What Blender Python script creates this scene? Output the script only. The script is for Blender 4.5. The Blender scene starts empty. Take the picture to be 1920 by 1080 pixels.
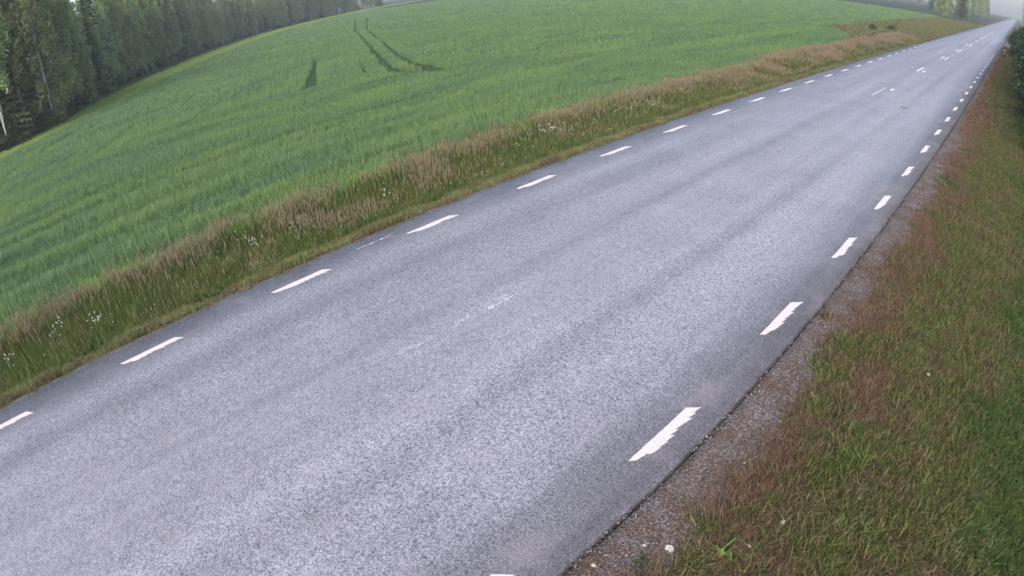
import bpy, math, random
import numpy as np
from mathutils import Matrix, Vector, noise
random.seed(7); RNG = np.random.default_rng(11)
sc = bpy.context.scene
COL = sc.collection

# ---------------------------------------------------------------- camera
# road runs along +Y, camera mast stands just right of the road at the origin
CAM_H = 4.6057
YAW, PITCH, ROLL, FPX = .8698, .5162, -.0964, 1105.08
_cy, _sy = math.cos(YAW), math.sin(YAW)
FWD = np.array([-_sy*math.cos(PITCH), _cy*math.cos(PITCH), -math.sin(PITCH)])
_rt = np.array([_cy, _sy, 0.]); _up = np.cross(_rt, FWD)
RGT = _rt*math.cos(ROLL)+_up*math.sin(ROLL)
UPV = -_rt*math.sin(ROLL)+_up*math.cos(ROLL)
cd = bpy.data.cameras.new('camera'); cam = bpy.data.objects.new('camera', cd); COL.objects.link(cam)
cd.sensor_fit = 'HORIZONTAL'; cd.sensor_width = 36.; cd.lens = FPX/1920*36
cd.clip_start = .05; cd.clip_end = 4000
cd.type = 'PANO'
cc = cd if hasattr(cd, 'panorama_type') else cd.cycles
cc.panorama_type = 'FISHEYE_LENS_POLYNOMIAL'
cc.fisheye_fov = math.pi
cc.fisheye_polynomial_k0 = 0.; cc.fisheye_polynomial_k1 = -1920/(FPX*36)
cc.fisheye_polynomial_k2 = cc.fisheye_polynomial_k3 = cc.fisheye_polynomial_k4 = 0.
cam.matrix_world = Matrix([[RGT[0], UPV[0], -FWD[0], 0], [RGT[1], UPV[1], -FWD[1], 0],
                           [RGT[2], UPV[2], -FWD[2], CAM_H], [0, 0, 0, 1]])
sc.camera = cam

# ---------------------------------------------------------------- sky, sun, exposure
SUN_EL, SUN_AZ = math.radians(44), math.radians(152)
w = bpy.data.worlds.new('World'); sc.world = w; w.use_nodes = True
wn, wl = w.node_tree.nodes, w.node_tree.links
sky = wn.new('ShaderNodeTexSky'); sky.sky_type = 'NISHITA'; sky.sun_disc = False
sky.sun_elevation = SUN_EL; sky.sun_rotation = SUN_AZ
sky.air_density = 1.0; sky.dust_density = 3.0; sky.ozone_density = 1.0
bg = wn['Background']; bg.inputs['Strength'].default_value = .12
wl.new(sky.outputs[0], bg.inputs['Color'])
sl = bpy.data.lights.new('sun', 'SUN'); sl.energy = .8; sl.angle = math.radians(35); sl.color = (1, .95, .9)
so = bpy.data.objects.new('sun', sl); COL.objects.link(so)
_d = Vector((math.sin(SUN_AZ)*math.cos(SUN_EL), math.cos(SUN_AZ)*math.cos(SUN_EL), math.sin(SUN_EL)))
so.rotation_euler = _d.to_track_quat('Z', 'Y').to_euler(); so.location = (0, 0, 60)
vs = sc.view_settings
vs.view_transform = 'Standard'; vs.look = 'None'; vs.exposure = 1.66; vs.gamma = 1; vs.use_curve_mapping = False
sc.cycles.max_bounces = 5; sc.cycles.diffuse_bounces = 3; sc.cycles.transparent_max_bounces = 4

# ---------------------------------------------------------------- helpers
def project(P):
    """pixel (1920 wide) positions of world points"""
    d = np.asarray(P, float)-np.array([0, 0, CAM_H]); X = d@RGT; Y = d@UPV; Z = d@FWD
    rr = np.hypot(X, Y)+1e-9; th = np.arctan2(rr, Z)
    return 960+FPX*th*X/rr, 540-FPX*th*Y/rr
def in_view(x, y, z, m=170):
    px, py = project(np.c_[x, y, z]); return (px > -m) & (px < 1920+m) & (py > -m-60) & (py < 1080+m)
def sm(a, b, t):
    t = np.clip((t-a)/(b-a), 0, 1); return t*t*(3-2*t)
XS = np.array([-4000, -60, -16., -13.8, -12.9, -12.2, -11.5, -10.6, -10.08, -9.9, -2.3, -2.1, -1.5, -.4, 1.2, 2.6, 3.6, 5, 9, 4000])
ZS = np.array([-.35, -.35, -.35, -.37, -.56, -.62, -.5, -.17, -.03, -.06, -.10, -.035, -.07, -.26, -.68, -1.05, -1.15, -.9, -.75, -.75])
def gz(x, y=None): return np.interp(x, XS, ZS)
def tag(o, label=None, cat=None, group=None, kind=None):
    for k, v in (('label', label), ('category', cat), ('group', group), ('kind', kind)):
        if v: o[k] = v
    return o
def link(name, me, mat=None, parent=None, loc=(0, 0, 0)):
    o = bpy.data.objects.new(name, me); COL.objects.link(o); o.location = loc
    if mat and me is not None and not len(me.materials): me.materials.append(mat)
    if parent: o.parent = parent
    return o
def mesh(name, V, F, smooth=False):
    me = bpy.data.meshes.new(name); V = np.asarray(V, np.float32)
    if isinstance(F, np.ndarray):
        n, k = F.shape
        me.vertices.add(len(V)); me.vertices.foreach_set('co', V.ravel())
        me.loops.add(n*k); me.loops.foreach_set('vertex_index', F.astype(np.int32).ravel())
        me.polygons.add(n); me.polygons.foreach_set('loop_start', np.arange(0, n*k, k, dtype=np.int32))
        me.update(calc_edges=True)
    else:
        me.from_pydata(V.tolist(), [], F); me.update()
    if smooth: me.polygons.foreach_set('use_smooth', [True]*len(me.polygons))
    return me
def fattr(me, name, vals, kind='FLOAT'):
    a = me.attributes.new(name, kind, 'POINT')
    a.data.foreach_set('vector' if kind == 'FLOAT_VECTOR' else 'value', np.asarray(vals, np.int32 if kind == 'INT' else np.float32).ravel())

# ---- material helper
class NT:
    def __init__(s, name):
        s.m = bpy.data.materials.new(name); s.m.use_nodes = True; s.n = s.m.node_tree.nodes; s.l = s.m.node_tree.links
        s.b = s.n['Principled BSDF']; s.b.inputs['Roughness'].default_value = .8
        s.out = s.n['Material Output']
        s.b.inputs['Specular IOR Level'].default_value = .25
    def new(s, t, **kw):
        x = s.n.new(t)
        for k, v in kw.items(): setattr(x, k, v)
        return x
    def put(s, sock, v):
        if hasattr(v, 'is_output'): s.l.new(v, sock)
        else: sock.default_value = v
    def noise(s, vec, scale, detail=3, rough=.55, out='Fac'):
        x = s.new('ShaderNodeTexNoise'); s.put(x.inputs['Vector'], vec); x.inputs['Scale'].default_value = scale
        x.inputs['Detail'].default_value = detail; x.inputs['Roughness'].default_value = rough; return x.outputs[out]
    def mapr(s, v, a, b, c=0., d=1.):
        x = s.new('ShaderNodeMapRange'); s.put(x.inputs[0], v)
        for i, q in enumerate((a, b, c, d)): x.inputs[i+1].default_value = q
        return x.outputs[0]
    def math(s, op, a, b=0.):
        x = s.new('ShaderNodeMath', operation=op); s.put(x.inputs[0], a); s.put(x.inputs[1], b); return x.outputs[0]
    def mix(s, f, a, b, mode='MIX'):
        x = s.new('ShaderNodeMix', data_type='RGBA', blend_type=mode); s.put(x.inputs[0], f)
        for i, v in ((6, a), (7, b)): s.put(x.inputs[i], v if hasattr(v, 'is_output') else (*v, 1.) if len(v) == 3 else v)
        return x.outputs[2]
    def ramp(s, v, stops):
        x = s.new('ShaderNodeValToRGB'); s.put(x.inputs[0], v); r = x.color_ramp
        while len(r.elements) < len(stops): r.elements.new(.5)
        for e, (p, c) in zip(r.elements, stops): e.position = p; e.color = (*c, 1) if len(c) == 3 else c
        return x.outputs[0]
    def pos(s, sx=1, sy=1, sz=1):
        g = s.new('ShaderNodeNewGeometry').outputs['Position']
        if (sx, sy, sz) == (1, 1, 1): return g
        x = s.new('ShaderNodeMapping'); s.put(x.inputs[0], g); x.inputs['Scale'].default_value = (sx, sy, sz); return x.outputs[0]
    def sep(s, v):
        x = s.new('ShaderNodeSeparateXYZ'); s.put(x.inputs[0], v); return x.outputs
    def attr(s, name): return s.new('ShaderNodeAttribute', attribute_name=name).outputs['Fac']
    def orand(s): return s.new('ShaderNodeObjectInfo').outputs['Random']
    def bump(s, h, strength, dist):
        x = s.new('ShaderNodeBump'); x.inputs['Strength'].default_value = strength; x.inputs['Distance'].default_value = dist
        s.put(x.inputs['Height'], h); s.l.new(x.outputs[0], s.b.inputs['Normal'])
    def color(s, v): s.put(s.b.inputs['Base Color'], v if hasattr(v, 'is_output') else (*v, 1.))
    def translucent(s, col, f):
        t = s.new('ShaderNodeBsdfTranslucent'); s.put(t.inputs[0], col)
        mx = s.new('ShaderNodeMixShader'); mx.inputs[0].default_value = f
        s.l.new(s.b.outputs[0], mx.inputs[1]); s.l.new(t.outputs[0], mx.inputs[2]); s.l.new(mx.outputs[0], s.out.inputs['Surface'])

# ---- materials
def m_asphalt():
    t = NT('asphalt'); x, y, z = t.sep(t.pos())
    u = t.mapr(x, -10.1, -2.1)                                  # across the road
    lo, hi = (.078, .074, .082), (.236, .226, .250)
    prof = [(0, .16), (.05, .05), (.085, .18), (.13, .50), (.17, .66), (.235, .54), (.30, .70), (.40, .78), (.44, .62), (.52, .78), (.60, .80),
            (.665, .88), (.715, .66), (.78, .98), (.84, .80), (.90, .44), (.945, .16), (1, .04)]
    base = t.ramp(u, [(p, (v, v, v)) for p, v in prof])
    tr = t.noise(t.pos(1.5, .06, 1), 1., 4, .6)
    pt = t.noise(t.pos(), .7, 4, .6)
    k = t.math('ADD', base, t.mapr(tr, .3, .7, -.20, .20)); k = t.math('ADD', k, t.mapr(pt, .3, .7, -.12, .12))
    c = t.mix(k, lo, hi)
    g1 = t.noise(t.pos(), 55., 2, .8); g2 = t.noise(t.pos(), 24., 3, .75); g3 = t.noise(t.pos(), 9., 2, .6)
    g = t.math('ADD', t.mapr(g1, .36, .64, .38, 1.62), t.mapr(g2, .36, .64, -.28, .28)); g = t.math('ADD', g, t.mapr(g3, .3, .7, -.10, .10))
    g = t.math('MAXIMUM', g, .12)
    gc = t.new('ShaderNodeCombineColor')
    for i in range(3): t.put(gc.inputs[i], g)
    c = t.mix(1., c, gc.outputs[0], 'MULTIPLY')
    pk = t.noise(t.pos(), 1.7, 3, .6)
    c = t.mix(t.mapr(pk, .52, .72, 0, .35), c, (.235, .200, .215))
    # hairline longitudinal joint by the middle
    t.color(c); t.put(t.b.inputs['Roughness'], t.mapr(g1, .3, .7, .62, .48)); t.b.inputs['Specular IOR Level'].default_value = .5
    t.bump(g2, .25, .006); return t.m
def m_paint(worn=0., lift=1.):
    t = NT('road_paint_worn' if worn else 'road_paint')
    n = t.noise(t.pos(), 38., 4, .7); n2 = t.noise(t.pos(), 6., 3, .6)
    c = t.mix(t.mapr(n, .35, .7), (.44*lift, .395*lift, .395*lift), (.60*lift, .55*lift, .55*lift))
    c = t.mix(t.mapr(n2, .55, .8, 0, .35), c, (.60, .52, .50)); t.color(c); t.b.inputs['Roughness'].default_value = .6
    if worn:
        tr = t.new('ShaderNodeBsdfTransparent'); mx = t.new('ShaderNodeMixShader')
        v = t.math('ADD', n, t.mapr(n2, .3, .7, -.12, .12)); f = t.mapr(v, .5-.01+worn*.1, .53+worn*.1)
        t.l.new(f, mx.inputs[0]); t.l.new(tr.outputs[0], mx.inputs[1]); t.l.new(t.b.outputs[0], mx.inputs[2]); t.l.new(mx.outputs[0], t.out.inputs['Surface'])
    t.bump(n, .3, .004); return t.m
def m_ground():
    t = NT('verge_soil'); x, y, z = t.sep(t.pos())
    n = t.noise(t.pos(), 1.6, 5, .6); n2 = t.noise(t.pos(), 14., 4, .7)
    field = t.mix(n, (.016, .030, .012), (.028, .040, .018))
    verge = t.mix(t.mapr(n, .35, .65), (.045, .055, .020), (.100, .070, .042))
    verge = t.mix(t.mapr(n2, .4, .7, 0, .6), verge, (.030, .032, .018))
    f = t.mapr(x, -14.2, -13.4); c = t.mix(f, field, verge)
    frst = t.mix(n2, (.020, .024, .012), (.045, .036, .022)); c = t.mix(t.mapr(x, 2.8, 5.), c, frst)
    t.color(c); t.b.inputs['Roughness'].default_value = .95; t.bump(n2, .6, .05); return t.m
def m_gravel():
    t = NT('shoulder_gravel'); n = t.noise(t.pos(), 34., 3, .75); n2 = t.noise(t.pos(), 3.2, 4, .65)
    v = t.new('ShaderNodeTexVoronoi'); t.put(v.inputs['Vector'], t.pos()); v.inputs['Scale'].default_value = 44.
    c = t.ramp(n, [(.34, (.038, .031, .030)), (.46, (.115, .093, .090)), (.57, (.215, .178, .172)), (.70, (.38, .33, .32))])
    br = t.mix(t.mapr(n, .36, .64), (.045, .031, .022), (.190, .130, .095))
    c = t.mix(t.mapr(n2, .42, .60, 0, .85), c, br)
    c = t.mix(t.mapr(v.outputs['Distance'], .0, .5, .0, .35), c, (.03, .028, .026)); t.color(c)
    t.b.inputs['Roughness'].default_value = .9; t.bump(t.math('SUBTRACT', n, v.outputs['Distance']), .9, .02); return t.m
def m_blade(name, cols, patch, tip=None, psc=.5, rough=.65, trans=.25, stretch=(1, 1, 1)):
    """cols: stops over per-blade tint; patch: other stops mixed in by a world-space patch noise; tip: seed-head colour"""
    t = NT(name); ti = t.attr('tint')
    a = t.ramp(ti, cols); b = t.ramp(ti, patch)
    n = t.noise(t.pos(*stretch), psc, 4, .6); c = t.mix(t.mapr(n, .40, .62), a, b)
    if tip:
        c = t.mix(t.attr('head'), c, tip)
    t.color(c); t.b.inputs['Roughness'].default_value = rough; t.translucent(c, trans); return t.m
def m_leaf(name, stops, rough=.6, trans=.3):
    t = NT(name); c = t.ramp(t.attr('tint'), stops)
    h = t.new('ShaderNodeHueSaturation'); t.l.new(c, h.inputs['Color'])
    r = t.orand(); t.put(h.inputs['Hue'], t.mapr(r, 0, 1, .475, .52)); t.put(h.inputs['Value'], t.mapr(r, 0, 1, .72, 1.3))
    t.color(h.outputs[0]); t.b.inputs['Roughness'].default_value = rough; t.translucent(h.outputs[0], trans); return t.m
def m_bark(name, a, b, streak, sc_=(6, 6, 1.2)):
    t = NT(name); n = t.noise(t.pos(*sc_), 1.6, 4, .7); t.color(t.ramp(n, [(.38, a), (.46, b), (.7, streak)])); t.bump(n, .4, .02); return t.m
def m_flat(name, c, rough=.6):
    t = NT(name); n = t.noise(t.pos(), 9., 4, .6); t.color(t.mix(n, [v*.75 for v in c], [min(1, v*1.2) for v in c])); t.b.inputs['Roughness'].default_value = rough; return t.m

M = dict(asphalt=m_asphalt(), paint=m_paint(), worn=m_paint(.55, 1.2), half=m_paint(.05, 1.25), faint=m_paint(.95, .95), centre=m_paint(0., 1.3), ground=m_ground(), gravel=m_gravel(),
    crop=m_blade('cereal_leaf', [(0, (.062, .120, .055)), (.5, (.130, .218, .102)), (1, (.22, .325, .160))],
                 [(0, (.095, .165, .054)), (.5, (.185, .280, .096)), (1, (.29, .385, .15))], psc=.40, stretch=(1, .28, 1), trans=.35),
    cropedge=m_blade('young_cereal_leaf', [(0, (.12, .25, .05)), (1, (.27, .46, .12))], [(0, (.15, .27, .055)), (1, (.32, .47, .14))], trans=.3),
    tall=m_blade('tall_grass', [(0, (.046, .076, .018)), (.6, (.105, .155, .036)), (1, (.20, .24, .075))],
                 [(0, (.060, .080, .022)), (.6, (.135, .150, .045)), (1, (.25, .25, .09))], tip=(.33, .25, .165), psc=.7, trans=.4),
    mown=m_blade('short_grass', [(0, (.09, .12, .032)), (.6, (.18, .205, .070)), (1, (.29, .27, .13))],
                 [(0, (.085, .070, .030)), (.6, (.15, .12, .060)), (1, (.24, .19, .11))], psc=1.3),
    right=m_blade('verge_blade', [(0, (.028, .038, .010)), (.35, (.058, .078, .017)), (.8, (.130, .150, .038)), (1, (.27, .25, .10))],
                  [(0, (.032, .028, .012)), (.45, (.088, .074, .030)), (.8, (.165, .130, .058)), (1, (.29, .22, .13))], psc=3.2, trans=.2, stretch=(1.2, .8, 1)),
    dry=m_blade('dry_blade', [(0, (.045, .030, .020)), (.5, (.130, .080, .046)), (1, (.30, .20, .12))],
                [(0, (.055, .030, .022)), (.5, (.145, .075, .052)), (1, (.23, .15, .10))], psc=2.2, trans=.15),
    lush=m_blade('lush_blade', [(0, (.015, .026, .006)), (.5, (.046, .074, .013)), (1, (.130, .175, .042))],
                 [(0, (.026, .050, .010)), (.5, (.050, .085, .016)), (1, (.10, .13, .045))], psc=1.1, trans=.2),
    rim=m_blade('rim_grass', [(0, (.17, .29, .04)), (1, (.32, .46, .085))], [(0, (.17, .25, .05)), (1, (.32, .38, .10))], psc=.25),
    weedlight=m_blade('broad_leaf', [(0, (.05, .085, .022)), (1, (.13, .18, .05))], [(0, (.06, .10, .03)), (1, (.17, .20, .07))], psc=1.),
    rimtuft=m_blade('fresh_blade', [(0, (.09, .16, .030)), (1, (.20, .30, .07))], [(0, (.10, .16, .03)), (1, (.2, .27, .07))]),
    edge=m_blade('edge_grass', [(0, (.045, .080, .020)), (1, (.11, .16, .040))], [(0, (.06, .085, .026)), (1, (.15, .16, .055))], psc=.12),
    weed=m_blade('weed_and_shade_leaf', [(0, (.045, .090, .038)), (1, (.085, .150, .060))], [(0, (.050, .100, .036)), (1, (.095, .165, .060))]),  # weeds of the missed wedge; in the wheel tracks this dark green paints shadow
    dshrub=m_leaf('dark_shrub_leaf', [(0, (.014, .026, .010)), (.5, (.026, .050, .016)), (1, (.050, .085, .026))], trans=.12),
    birch=m_leaf('birch_leaf', [(0, (.115, .165, .055)), (.55, (.24, .31, .105)), (1, (.37, .45, .19))]),
    spruce=m_leaf('spruce_needle', [(0, (.060, .085, .036)), (.6, (.125, .165, .068)), (1, (.20, .25, .11))], trans=.1),
    shrub=m_leaf('shrub_leaf', [(0, (.020, .045, .012)), (.5, (.040, .085, .022)), (1, (.085, .14, .040))]),
    bbark=m_bark('birch_bark', (.07, .06, .055), (.33, .31, .29), (.46, .44, .41)),
    sbark=m_bark('spruce_bark', (.05, .04, .032), (.10, .08, .065), (.16, .13, .11)),
    white=m_flat('petal_white', (.48, .48, .42)), stem=m_flat('stem_green', (.07, .12, .03)), stone=m_flat('pale_stone', (.42, .38, .34), .85),
    post=m_flat('post_black', (.022, .022, .024)), cap=m_flat('post_pale', (.38, .36, .33)), refl=m_flat('reflector', (.55, .55, .53), .3),
    drygrass=m_flat('straw', (.42, .33, .20)))

# ---------------------------------------------------------------- the setting
def sheet(name, xs, ys, zf, mat, kind='structure'):
    X, Y = np.meshgrid(xs, ys); Z = zf(X, Y); V = np.c_[X.ravel(), Y.ravel(), Z.ravel()]
    nx, ny = len(xs), len(ys); i = np.arange(nx-1)[None, :]+nx*np.arange(ny-1)[:, None]; i = i.ravel()
    return tag(link(name, mesh(name, V, np.c_[i, i+1, i+nx+1, i+nx], True), mat), kind=kind)
def nz(x, y, s, seed=0):
    return np.array([noise.noise(Vector((a*s, b*s, seed))) for a, b in zip(np.ravel(x), np.ravel(y))]).reshape(np.shape(x))
gx = np.unique(np.r_[-1500, -700, -300, -100, np.arange(-60, -16, 4.), np.arange(-16, 6.1, .4), XS[1:-1], 12, 20, 60, 300, 1500])
gy = np.unique(np.r_[-1500, -700, -200, -60, -30, np.arange(-20, 40, .5), np.arange(40, 140, 2.), 200, 400, 900, 1500])
def ground_z(X, Y):
    Z = gz(X); on = ((X > -9.8) & (X < -2.3))
    amp = np.where((X < -10.2) | (X > -1.4), .045, .0); return Z+amp*nz(X, Y, .9)-np.where(on, .15, 0)-np.where((X >= -2.3) & (X < -1.65), .13, 0)
sheet('ground', gx, gy, ground_z, M['ground'])
# road slab with slight crown, thin broken asphalt lip at both edges
ry = np.unique(np.r_[-300, -80, -30, np.arange(-12, 60, .12), np.arange(60, 140, 1.), 200, 300, 500, 900.])
jl = nz(ry*0, ry, 2.2, 3)*.035+nz(ry*0, ry, 9., 4)*.018; jr = nz(ry*0, ry, 1.6, 5)*.018+nz(ry*0, ry, 13., 6)*.018
rows = []
us = np.linspace(0, 1, 13)
for k, y in enumerate(ry):
    xl, xr = -10.0+jl[k], -2.14+jr[k]
    px = np.r_[xl-.02, xl+(xr-xl)*us, xr+.012]
    pz = np.r_[-.10, .02-.02*np.abs(us-.5)*2, -.13]; pz[1] = -.012; pz[-2] = -.002
    rows.append(np.c_[px, np.full(len(px), y), pz])
V = np.vstack(rows); nx = len(us)+2; i = (np.arange(nx-1)[None, :]+nx*np.arange(len(ry)-1)[:, None]).ravel()
road = tag(link('road', mesh('road', V, np.c_[i, i+1, i+nx+1, i+nx]), M['asphalt']), kind='structure')
def road_z(x): return .02-.02*abs((x+6.07)/3.93)
# gravel strip along the right edge, and the apron of a side track far up the road
sheet('gravel_shoulder', np.r_[-2.098, np.linspace(-2.08, -1.30, 8)], np.unique(np.r_[-30, np.arange(-6, 40, .25), np.arange(40, 200, 3.), 900.]),
      lambda X, Y: np.where(X < -2.09, -.16, gz(X)+.012+.010*nz(X, Y, 3.)+np.where(X > -1.5, -(X+1.5)*.14, 0)), M['gravel'])
sheet('gravel_strip', np.linspace(-10.22, -9.98, 4), np.unique(np.r_[-30, np.arange(-12, 60, .5), np.arange(60, 200, 3.), 900.]),
      lambda X, Y: np.where(X < -10.18, -.09, -.026+.008*nz(X, Y, 4.)), M['gravel'])
sheet('side_track', np.linspace(-1.75, 14, 22), np.linspace(92, 112, 15),
      lambda X, Y: np.where((Y < 92.5) | (Y > 111.5), -1.2, -.055-.012*(X+2)+.02*nz(X, Y, .8)), M['gravel'])

# painted edge lines: each dash is a row of sheared slabs that stick out unevenly on one side
def dash_mesh(L=1.08, W=.145, n=9, seed=0, jag=.035, shear=.13):
    r = random.Random(seed); V = []; F = []
    for k in range(n):
        y0, y1 = k*L/n+.0, (k+1)*L/n-.003
        a = -W/2-r.uniform(0, .004); b = W/2+r.uniform(-jag*.5, jag*.35)
        if k == 0: b = -W/2+W*r.uniform(.45, .8)
        nseg = 4; 
        for s in range(nseg+1):
            x = a+(b-a)*s/nseg; xx = x-(.022 if s == nseg else 0); sh = shear*(x/W+.5)+r.uniform(-.004, .004)
            V += [(xx+r.uniform(-.003, .003), y0+sh-L/2, 0), (x+r.uniform(-.003, .003), y1+sh-L/2, 0)]
        o = len(V)-2*(nseg+1)
        for s in range(nseg): F.append((o+2*s, o+2*s+2, o+2*s+3, o+2*s+1))
    V = [(x, y, .0075) for x, y, _ in V]+[(x, y, -.002) for x, y, _ in V]; m_ = len(V)//2
    # rims so that every slab has an edge
    for k in range(n):
        o = k*10; ring = [o, o+2, o+4, o+6, o+8, o+9, o+7, o+5, o+3, o+1]
        for a_, b_ in zip(ring, ring[1:]+ring[:1]): F.append((a_, a_+m_, b_+m_, b_))
    return mesh('edge_dash', V, F)
DM = [dash_mesh(seed=s) for s in range(5)]
def dash(x, y, k, me=None, name='edge_dash', mat=None):
    return link(name, me or DM[k % 5], mat or M['paint'], road, (x, y, road_z(x)))
for k in range(-1, 32): dash(-9.39, -.005+3*k-.06, k+5)
for k in range(-1, 23): dash(-2.47, 1.12+3*k+3-.06, k+3)
def strip(x, y0, y1, wdt, mat, name):
    n = max(2, int((y1-y0)/.15)); r = random.Random(int(y0*10)); V = []; F = []
    for s in range(n+1):
        y = y0+(y1-y0)*s/n; e = wdt/2*(.9+.2*r.random()); V += [(-e, y-y0, .004), (e*(.9+.2*r.random()), y-y0, .004)]
    for s in range(n): F.append((2*s, 2*s+1, 2*s+3, 2*s+2))
    link(name, mesh(name, V, F), mat, road, (x, y0, road_z(x)))
for y0, y1 in ((2.9, 5.15), (14.5, 17.6)): strip(-6.05, y0, y1, .10, M['faint'], 'centre_line_dash')
strip(-5.99, 4.55, 5.15, .05, M['half'], 'centre_line_dash')
for y0, y1 in ((26.6, 29.6), (38.8, 41.7), (50.9, 53.6), (62.9, 65.7), (74.9, 78.0)): strip(-6.2, y0, y1, .12, M['centre' if y0 > 38 else 'half'], 'centre_line_dash')
for y0, y1, mt in ((27.2, 28.3, 'worn'), (29.0, 29.6, 'centre'), (39.0, 39.95, 'centre'), (50.4, 53.7, 'centre'), (55.9, 57.3, 'half'), (61.9, 65.7, 'centre'),
                   (75.2, 81.1, 'centre'), (87, 91, 'centre'), (98.5, 104, 'centre'), (110, 115, 'centre'), (122, 127, 'centre'), (133, 152, 'centre')):
    strip(-5.82, y0, y1, .13, M[mt], 'centre_line_dash')
strip(-9.68, 4.35, 5.1, .035, M['half'], 'edge_line_remnant')

# ---------------------------------------------------------------- thin summer-night mist
HZ = 60
_b = [(x, y, z) for z in (-3, HZ) for y in (-1502, 1502) for x in (-1502, 1502)]
hz = link('haze', mesh('haze', _b, [(0, 2, 3, 1), (4, 5, 7, 6), (0, 1, 5, 4), (2, 6, 7, 3), (0, 4, 6, 2), (1, 3, 7, 5)])); tag(hz, 'thin pale mist over the field and road', 'mist', kind='stuff')
hm = bpy.data.materials.new('mist'); hm.use_nodes = True; hm.node_tree.nodes.clear(); _o = hm.node_tree.nodes.new('ShaderNodeOutputMaterial'); _v = hm.node_tree.nodes.new('ShaderNodeVolumePrincipled')
_v.inputs['Color'].default_value = (.86, .88, .87, 1); _v.inputs['Density'].default_value = .0007; _v.inputs['Anisotropy'].default_value = .2
hm.node_tree.links.new(_v.outputs[0], _o.inputs['Volume']); hz.data.materials.append(hm)

# ---------------------------------------------------------------- grass as instanced clumps (stuff)
def clump(n, rad, h, wd, lean=.35, seed=0, head=0., hvar=.35, leafy=0., dirn=None, curl=.5):
    """n bent blades: returns V, quads, tint, head"""
    r = np.random.default_rng(seed); V = []; F = []; T = []; H = []
    for k in range(n):
        a, q = r.uniform(0, 2*math.pi), rad*math.sqrt(r.random()); bx, by = q*math.cos(a), q*math.sin(a)
        hh = h*(1-hvar+2*hvar*r.random()); la = r.uniform(0, 2*math.pi); le = lean*abs(r.normal(0, .7))*hh
        lx, ly = le*math.cos(la), le*math.sin(la)
        if dirn: lx += dirn[0]*hh; ly += dirn[1]*hh
        fa = r.uniform(0, math.pi); wx, wy = wd*.5*math.cos(fa), wd*.5*math.sin(fa)
        isleaf = r.random() < leafy; ishead = r.random() < head; t = r.random(); o = len(V)
        if isleaf: wx *= 3.; wy *= 3.; hh *= .55
        prof = (.55, 1., .7, .08) if isleaf else (.9, 1., .75, .12); zs = (0, .4, .75, 1.)
        if ishead: wx *= .35; wy *= .35; hh *= 1.28
        for z_, p_ in zip(zs, prof):
            b = z_**(1+curl); drop = 1-.25*min(1., math.hypot(lx, ly)/max(hh, 1e-3))*z_
            cx, cy_, cz = bx+lx*b, by+ly*b, hh*z_*drop
            V += [(cx-wx*p_, cy_-wy*p_, cz), (cx+wx*p_, cy_+wy*p_, cz)]; T += [t, t]; H += [0, 0]
        F += [(o, o+1, o+3, o+2), (o+2, o+3, o+5, o+4), (o+4, o+5, o+7, o+6)]
        if ishead:
            tx, ty, tz = bx+lx, by+ly, hh*drop
            for s in range(3):
                o = len(V); aa = r.uniform(0, math.pi); ww = wd*.62; ca, sa = ww*math.cos(aa), ww*math.sin(aa); l_ = hh*.26
                ox, oy = r.normal(0, wd*.7), r.normal(0, wd*.7)
                V += [(tx, ty, tz-l_*.8), (tx+ox-ca, ty+oy-sa, tz-l_*.3), (tx+ox*1.3, ty+oy*1.3, tz+l_*.25), (tx+ox+ca, ty+oy+sa, tz-l_*.3)]
                T += [t]*4; H += [1]*4; F += [(o, o+1, o+2, o+3)]
    return np.array(V), np.array(F), np.array(T), np.array(H)
def pebble(seed, s):
    r = np.random.default_rng(seed); ph = (1+5**.5)/2
    V = np.array([(-1, ph, 0), (1, ph, 0), (-1, -ph, 0), (1, -ph, 0), (0, -1, ph), (0, 1, ph), (0, -1, -ph), (0, 1, -ph), (ph, 0, -1), (ph, 0, 1), (-ph, 0, -1), (-ph, 0, 1)])
    F = [(0, 11, 5), (0, 5, 1), (0, 1, 7), (0, 7, 10), (0, 10, 11), (1, 5, 9), (5, 11, 4), (11, 10, 2), (10, 7, 6), (7, 1, 8), (3, 9, 4), (3, 4, 2), (3, 2, 6), (3, 6, 8), (3, 8, 9), (4, 9, 5), (2, 4, 11), (6, 2, 10), (8, 6, 7), (9, 8, 1)]
    V = V/1.9*s*r.uniform(.7, 1.2, (12, 1))*np.array([1, .8, .6]); return V, np.array(F), np.full(12, r.random()), np.zeros(12)
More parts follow.
